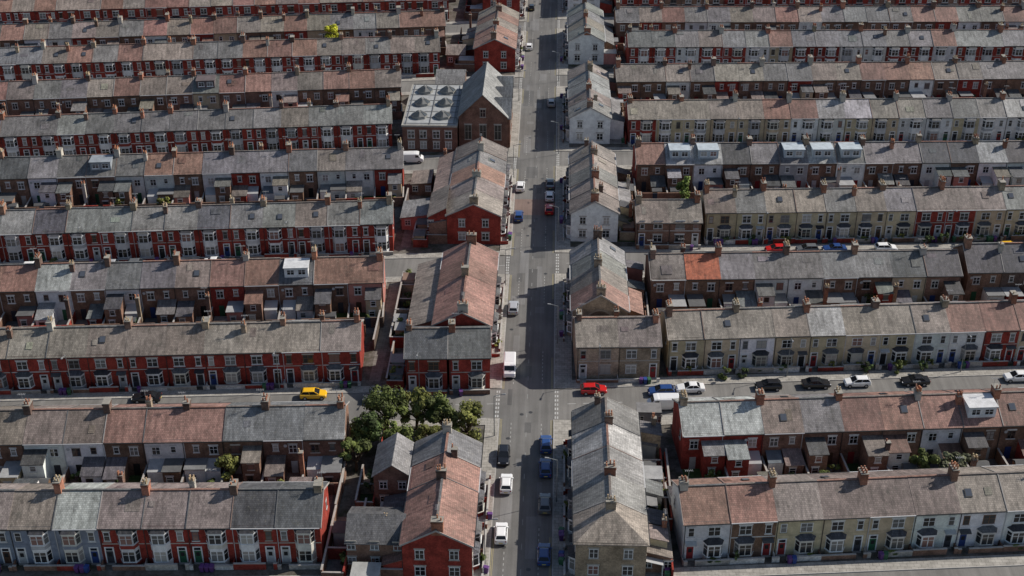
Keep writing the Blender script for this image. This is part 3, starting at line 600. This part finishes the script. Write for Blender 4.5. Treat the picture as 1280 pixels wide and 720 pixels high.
# ------------------------------------------------------------------ vehicles
def car(name,x,y,z,heading,col,kind='hatch'):
    m=MB(); g=(.015,.017,.02)
    if kind=='van':
        L,W,st=5.0,1.95,[(-2.5,.55,1.9,.94),(-2.42,.3,2.15,1),(1.0,.3,2.2,1),(1.55,.3,2.1,1),(1.9,.3,1.35,1),(2.4,.32,1.1,.97),(2.5,.45,.85,.9)]
    elif kind=='saloon': L,W,st=4.5,1.8,[(-2.25,.45,.85,.88),(-2.15,.28,.98,.97),(-1.4,.25,1.02,1),(1.0,.25,.98,1),(2.0,.27,.82,.97),(2.25,.4,.62,.86)]
    else: L,W,st=4.1,1.76,[(-2.05,.45,.95,.9),(-1.98,.28,1.05,.98),(-1.2,.25,1.03,1),(.95,.25,.98,1),(1.85,.27,.82,.97),(2.05,.4,.6,.85)]
    rings=[]
    for (sx,zb,zt,wf) in st:
        w=W/2*wf
        rings+= [(sx,-w*.92,zb),(sx,-w,zb+(zt-zb)*.35),(sx,-w*.98,zt-.1),(sx,-w*.86,zt),(sx,w*.86,zt),(sx,w*.98,zt-.1),(sx,w,zb+(zt-zb)*.35),(sx,w*.92,zb)]
    f=[]
    for i in range(len(st)-1):
        for k in range(8): f.append((i*8+k,i*8+(k+1)%8,(i+1)*8+(k+1)%8,(i+1)*8+k))
    f+= [tuple(range(8)),tuple(range((len(st)-1)*8,len(st)*8))]
    m.add(rings,f,col,'car')
    if kind=='van':
        m.quad((1.6,-.78,2.04),(1.6,.78,2.04),(1.93,.8,1.39),(1.93,-.8,1.39),g,'glass')
        for s in (-1,1): m.add([(.8,s*.985,1.4),(1.6,s*.985,1.4),(1.4,s*.985,1.9),(.8,s*.985,1.95)],[(0,1,2,3)],g,'glass')
        m.box(-2.2,.6,-.7,.7,2.19,2.21,tuple(v*.9 for v in col),'car')
        ww=[-1.5,1.6]
    else:
        zr=1.45 if kind=='hatch' else 1.42
        bx0,bx1,rx0,rx1=(-1.95,.95,-1.55,.15) if kind=='hatch' else (-1.55,.95,-.95,.15)
        zb=1.02 if kind=='hatch' else .99; b=W/2*.86; r=W/2*.68
        bot=[(bx0,-b,zb),(bx1,-b,zb-.03),(bx1,b,zb-.03),(bx0,b,zb)]; top=[(rx0,-r,zr-.03),(rx1,-r,zr),(rx1,r,zr),(rx0,r,zr-.03)]
        m.add(bot+top,[(0,1,5,4),(1,2,6,5),(2,3,7,6),(3,0,4,7)],g,'glass')
        m.add([(rx0-.05,-r-.02,zr-.02),(rx1+.06,-r-.02,zr),(rx1+.06,r+.02,zr),(rx0-.05,r+.02,zr-.02),(rx0+.1,-r*.8,zr+.04),(rx1-.1,-r*.8,zr+.05),(rx1-.1,r*.8,zr+.05),(rx0+.1,r*.8,zr+.04)],MB.BF,col,'car')
        def bar(p,q,t=.045):
            m.add([(p[0]-t,p[1]-t,p[2]),(p[0]+t,p[1]-t,p[2]),(p[0]+t,p[1]+t,p[2]),(p[0]-t,p[1]+t,p[2]),(q[0]-t,q[1]-t,q[2]),(q[0]+t,q[1]-t,q[2]),(q[0]+t,q[1]+t,q[2]),(q[0]-t,q[1]+t,q[2])],MB.BF,col,'car')
        for k in range(4): bar(bot[k],top[k])
        for s in (-1,1): bar(((bx0+bx1)/2,s*b,zb),((rx0+rx1)/2,s*r,zr-.01),.035)
        ww=[-1.28,1.3]
    for wx in ww:
        for s in (-1,1):
            n=14; yo=s*(W/2-.1); R0=.33
            m.add([(wx+R0*math.cos(2*math.pi*k/n),yo+dy,R0+R0*math.sin(2*math.pi*k/n)) for dy in (-.11,.12) for k in range(n)],[tuple(range(n)),tuple(range(n,2*n))]+[(k,(k+1)%n,(k+1)%n+n,k+n) for k in range(n)],(.015,.015,.015),'rubber')
            m.add([(wx+.2*math.cos(2*math.pi*k/n),yo+s*.125,R0+.2*math.sin(2*math.pi*k/n)) for k in range(n)],[tuple(range(n))],(.35,.35,.36),'metal')
    h=L/2
    for s in (-1,1):
        m.box(h-.22,h-.06,min(s*.45,s*.74),max(s*.45,s*.74),.6,.74,(.7,.7,.7),'lamp')
        m.box(-h+.0,-h+.1,min(s*.55,s*.78),max(s*.55,s*.78),.7,.88,(.4,.02,.02),'lamp')
        m.box(.62,.78,min(s*(W/2-.02),s*(W/2+.14)),max(s*(W/2-.02),s*(W/2+.14)),.92,1.05,col,'car')
    m.box(h-.04,h+.02,-.5,.5,.35,.5,(.02,.02,.02),'plastic'); m.box(-h-.02,-h+.04,-.26,.26,.5,.61,(.6,.5,.1),'plastic')
    m.box(-h+.3,h-.3,-W/2+.2,W/2-.2,.16,.3,(.02,.02,.02),'plastic')
    return link(name,m.mesh(name),None,(x,y,z),heading)
Wc=(.8,.8,.79);Bk=(.012,.012,.014);Sv=(.4,.41,.43);Rd=(.5,.015,.015);Bl=(.02,.06,.2);Gy=(.12,.13,.14);Yl=(.8,.45,.02)
u=math.pi/2
for (x,y,c,k,dr) in [(-5.6,148.2,Wc,'hatch',1),(-5.9,137.6,Wc,'hatch',1),(-6.2,154.6,Bk,'hatch',-1),(-6.1,177.6,Wc,'van',-1),(-6.1,196.5,Sv,'hatch',1),(-6.2,244.8,Wc,'hatch',1),(-6.2,231.5,Bl,'hatch',1),(-6.2,328,Wc,'hatch',1),
   (-.2,290,Sv,'hatch',1),(-6.2,360,Bk,'hatch',1),(-.2,240.5,Wc,'hatch',1),(-.2,234.7,Rd,'hatch',1),(-.15,246.2,Gy,'saloon',1),(-.1,157.6,Bl,'hatch',1),(-.1,152,Bl,'hatch',1),(-.1,144,Gy,'hatch',1),(-.1,133.6,Bl,'hatch',1)]:
    car('white_van' if k=='van' else 'parked_car',x,y,.012,u*dr+random.uniform(-.02,.02),c,k)
for (x,y,c,k) in [(-36.3,169.3,Yl,'hatch'),(-62,167.6,Bk,'saloon'),(7.2,172,Rd,'hatch'),(17.7,171.9,Bl,'hatch'),(22.3,172.9,Wc,'saloon'),(34.6,174.0,Bk,'hatch'),(42.2,174.8,Bk,'saloon'),(48.7,175.4,Wc,'hatch'),(57.9,176.1,Bk,'saloon'),(74.3,177.7,Wc,'hatch'),(17.8,168.2,Wc,'van'),
   (42.1,219.3,Rd,'hatch'),(47.9,219.6,Gy,'hatch'),(53,219.9,Bl,'saloon'),(62.7,220.5,Wc,'hatch'),(86,221.8,Yl,'hatch'),(-80.6,209.3,Sv,'hatch'),(-93.8,208.1,Wc,'hatch'),(-75,209.9,Gy,'hatch'),(-61,211,Wc,'saloon'),(-26.5,168.6,Gy,'hatch')]:
    car('white_van' if k=='van' else 'parked_car',x,y,.012,.07+(math.pi if random.random()<.5 else 0),c,k)
car('white_van',-29.6,257.2,.012,.05,Wc,'van')
# ------------------------------------------------------------------ street lamps
def lampm():
    m=MB(); c=(.22,.23,.23)
    m.frus(0,0,0,1.2,.1,.09,8,c,'metal'); m.frus(0,0,1.2,7.2,.07,.045,8,c,'metal')
    m.add([(0,-.03,7.1),(0,.03,7.1),(1.2,.03,7.45),(1.2,-.03,7.45),(0,-.03,7.18),(0,.03,7.18),(1.2,.03,7.53),(1.2,-.03,7.53)],MB.BF,c,'metal')
    m.add([(1.1,-.1,7.42),(1.1,.1,7.42),(1.75,.13,7.5),(1.75,-.13,7.5),(1.15,-.08,7.56),(1.15,.08,7.56),(1.7,.1,7.62),(1.7,-.1,7.62)],MB.BF,(.3,.3,.3),'metal')
    m.quad((1.2,-.08,7.42),(1.2,.08,7.42),(1.7,.1,7.485),(1.7,-.1,7.485),(.6,.6,.55),'lamp'); return m.mesh('street_lamp')
LM=lampm()
for (x,y,r) in [(1.5,186,math.pi),(-7.8,160,0),(1.5,222,math.pi),(-7.8,205,0),(-7.8,250,0),(1.5,262,math.pi),(-7.8,292,0),(1.5,305,math.pi),(1.5,145,math.pi),(8,175,-u),(38,177.4,-u),(66,179.6,-u),(-42,171.2,-u),(-74,168.9,-u),(-20,171.4,-u),(-48,215,-u),(-85,211.8,-u),(40,221.6,-u),(75,223.6,-u),(-50,261,-u),(40,266.4,-u),(-7.8,132,0)]:
    link('street_lamp',LM,None,(x,y,.12),r)
# ------------------------------------------------------------------ trees
def treemesh(name,h,r,col,n=2600,seed=0,trunk=True,leaf=.26):
    R=random.Random(seed); m=MB(); bk=(.09,.065,.045)
    def limb(p,q,r0,r1):
        p=Vector(p);q=Vector(q); d=(q-p).normalized(); a=d.orthogonal().normalized(); b=d.cross(a); k=6
        m.add([tuple(p+(a*math.cos(t)+b*math.sin(t))*r0) for t in [2*math.pi*i/k for i in range(k)]]+[tuple(q+(a*math.cos(t)+b*math.sin(t))*r1) for t in [2*math.pi*i/k for i in range(k)]],[(i,(i+1)%k,(i+1)%k+k,i+k) for i in range(k)],bk,'bark')
    th=h*.35 if trunk else .2
    limb((0,0,-.1),(0.1,0,th),.045*h,.03*h)
    cl=[]
    nc=max(7,int(r*6.5))
    for i in range(nc):
        a=R.uniform(0,6.28); rr=r*math.sqrt(R.random())*.85; zz=th+(h-th)*R.uniform(.1,.9)
        k=1-abs((zz-th)/(h-th)-.45)*.7
        c=(rr*k*math.cos(a),rr*k*math.sin(a),zz); cl.append((c,r*R.uniform(.18,.42),R.uniform(.5,1.55)))
        limb((0.1,0,th*R.uniform(.7,1)),c,.016*h,.004*h)
    per=n//nc
    for (c,cr,br) in cl:
        for k in range(per):
            v=Vector((R.gauss(0,1),R.gauss(0,1),R.gauss(0,1))).normalized()*cr*(R.random()**.4)
            p=Vector(c)+Vector((v.x,v.y,v.z*.8)); s=leaf*R.uniform(.6,1.3)
            nn=(v.normalized()+Vector((R.uniform(-.6,.6),R.uniform(-.6,.6),R.uniform(0,.9)))).normalized(); a=nn.orthogonal().normalized(); a.rotate(Matrix.Rotation(R.uniform(0,6.28),3,nn)); b=nn.cross(a)
            q=R.uniform(.7,1.35)*br; cc=(col[0]*q,col[1]*q,col[2]*q)
            m.add([tuple(p-a*s),tuple(p-b*s*.6),tuple(p+a*s),tuple(p+b*s*.6)],[(0,1,2,3)],cc,'leaf')
    return m.mesh(name)
def tree(name,x,y,h,r,col,n=2600,trunk=True,leaf=.26): link(name,treemesh(name,h,r,col,n,int(x*13+y*7),trunk,leaf),None,(x,y,0))
G1=(.085,.105,.028);G2=(.12,.125,.032);G3=(.055,.08,.025)
for (x,y,h,r,c) in [(-11.6,157.4,7.4,3.4,G2),(-15.5,160,6.6,3.2,G1),(-19.5,161.5,6.4,3.0,G2),(-23.8,160.4,8.2,3.7,G1),(-26.4,155.5,6.4,2.9,G3),(-22,154.5,6.0,2.8,G1),(-27.2,151.2,5.6,2.4,G1),(-17,155.5,5.2,2.6,G2)]:
    tree('deciduous_tree',x,y,h,r,c,3600,leaf=.23)
tree('garden_tree',-45,147.6,5.2,2.1,G2,1600); tree('autumn_tree',-56,320.5,8.5,2.6,(.42,.42,.03),1800); tree('garden_tree',26,234,8.2,2.0,(.1,.14,.03),1000)
tree('garden_tree',53,151.5,4.8,2.3,G1,1900); tree('garden_tree',57.6,151.6,5.0,2.4,(.13,.14,.08),1900)
for (x,y,h,r,c) in [(15.2,151.5,2.8,1.6,(.18,.045,.04)),(16.2,146.5,2.6,1.6,G2),(14.2,143,2.2,1.2,G1),(36,152.5,2.4,1.0,(.16,.2,.05)),(55.8,179,2.2,1.2,G1),(51,178.6,2.2,1.2,G3),(28,176.6,2.2,1.2,G1),(31,177,1.7,1.,G3),(60,179.6,2.,1.1,G3),(14.6,226,3,1.6,G3),(15.0,229.5,2.8,1.5,G1),(74,223.5,2.4,1.4,G3),(78,223.8,2.2,1.4,G1),(71,223.2,2,1.2,G3),(55,197.8,3.8,1.8,G3),(33,194.6,2.4,1.5,G1),(36,194.8,2.4,1.4,G1),(28,191,2.2,1.2,G3),(45,223,1.8,1.0,G1),(38,222.8,1.8,1.0,G3),(-24.5,146,2.5,1.4,G3),(-21,140.5,2.2,1.3,G1),(-26,131,2.2,1.2,G1),(41,153,2,1.,G1),(-66,147,2.2,1.1,G3),(-30,190.8,2.2,1.1,G1),(25,150.5,2,1,G1)]:
    tree('garden_shrub',x,y,h,r,c,600,trunk=False,leaf=.16)
SM=[treemesh('garden_shrub',1.3,.75,c,420,i+50,False,.13) for i,c in enumerate((G1,G2,G3,(.1,.13,.05)))]
random.seed(77)
for (x,y,sx,sy,sz,r) in SHR:
    if y<335:
        o=link('garden_shrub',random.choice(SM),None,(x,y,0),r); o.scale=(sx,sy,sz)
# ------------------------------------------------------------------ camera, light
cam=bpy.data.cameras.new('camera'); cam.lens=36*1660/1280; cam.sensor_width=36; cam.clip_end=4000
co=bpy.data.objects.new('camera',cam); S.collection.objects.link(co); co.location=(0,0,118); co.rotation_euler=(math.radians(60),0,math.radians(1.85)); S.camera=co
az=math.radians(22); el=math.radians(38)
s=Vector((math.cos(el)*math.cos(az),math.cos(el)*math.sin(az),math.sin(el)))
sl=bpy.data.lights.new('sun','SUN'); sl.energy=5.0; sl.angle=math.radians(.5); sl.color=(1,.94,.86)
so=bpy.data.objects.new('sun',sl); S.collection.objects.link(so); so.rotation_euler=s.to_track_quat('Z','Y').to_euler()
w=bpy.data.worlds.new('World'); S.world=w; w.use_nodes=True; nt=w.node_tree
sky=nt.nodes.new('ShaderNodeTexSky'); sky.sky_type='NISHITA'; sky.sun_disc=False; sky.sun_elevation=el; sky.sun_rotation=math.pi/2-az
bg=nt.nodes['Background']; bg.inputs[1].default_value=.092; nt.links.new(sky.outputs[0],bg.inputs[0])
S.view_settings.view_transform='Standard'; S.view_settings.look='None'; S.view_settings.exposure=0
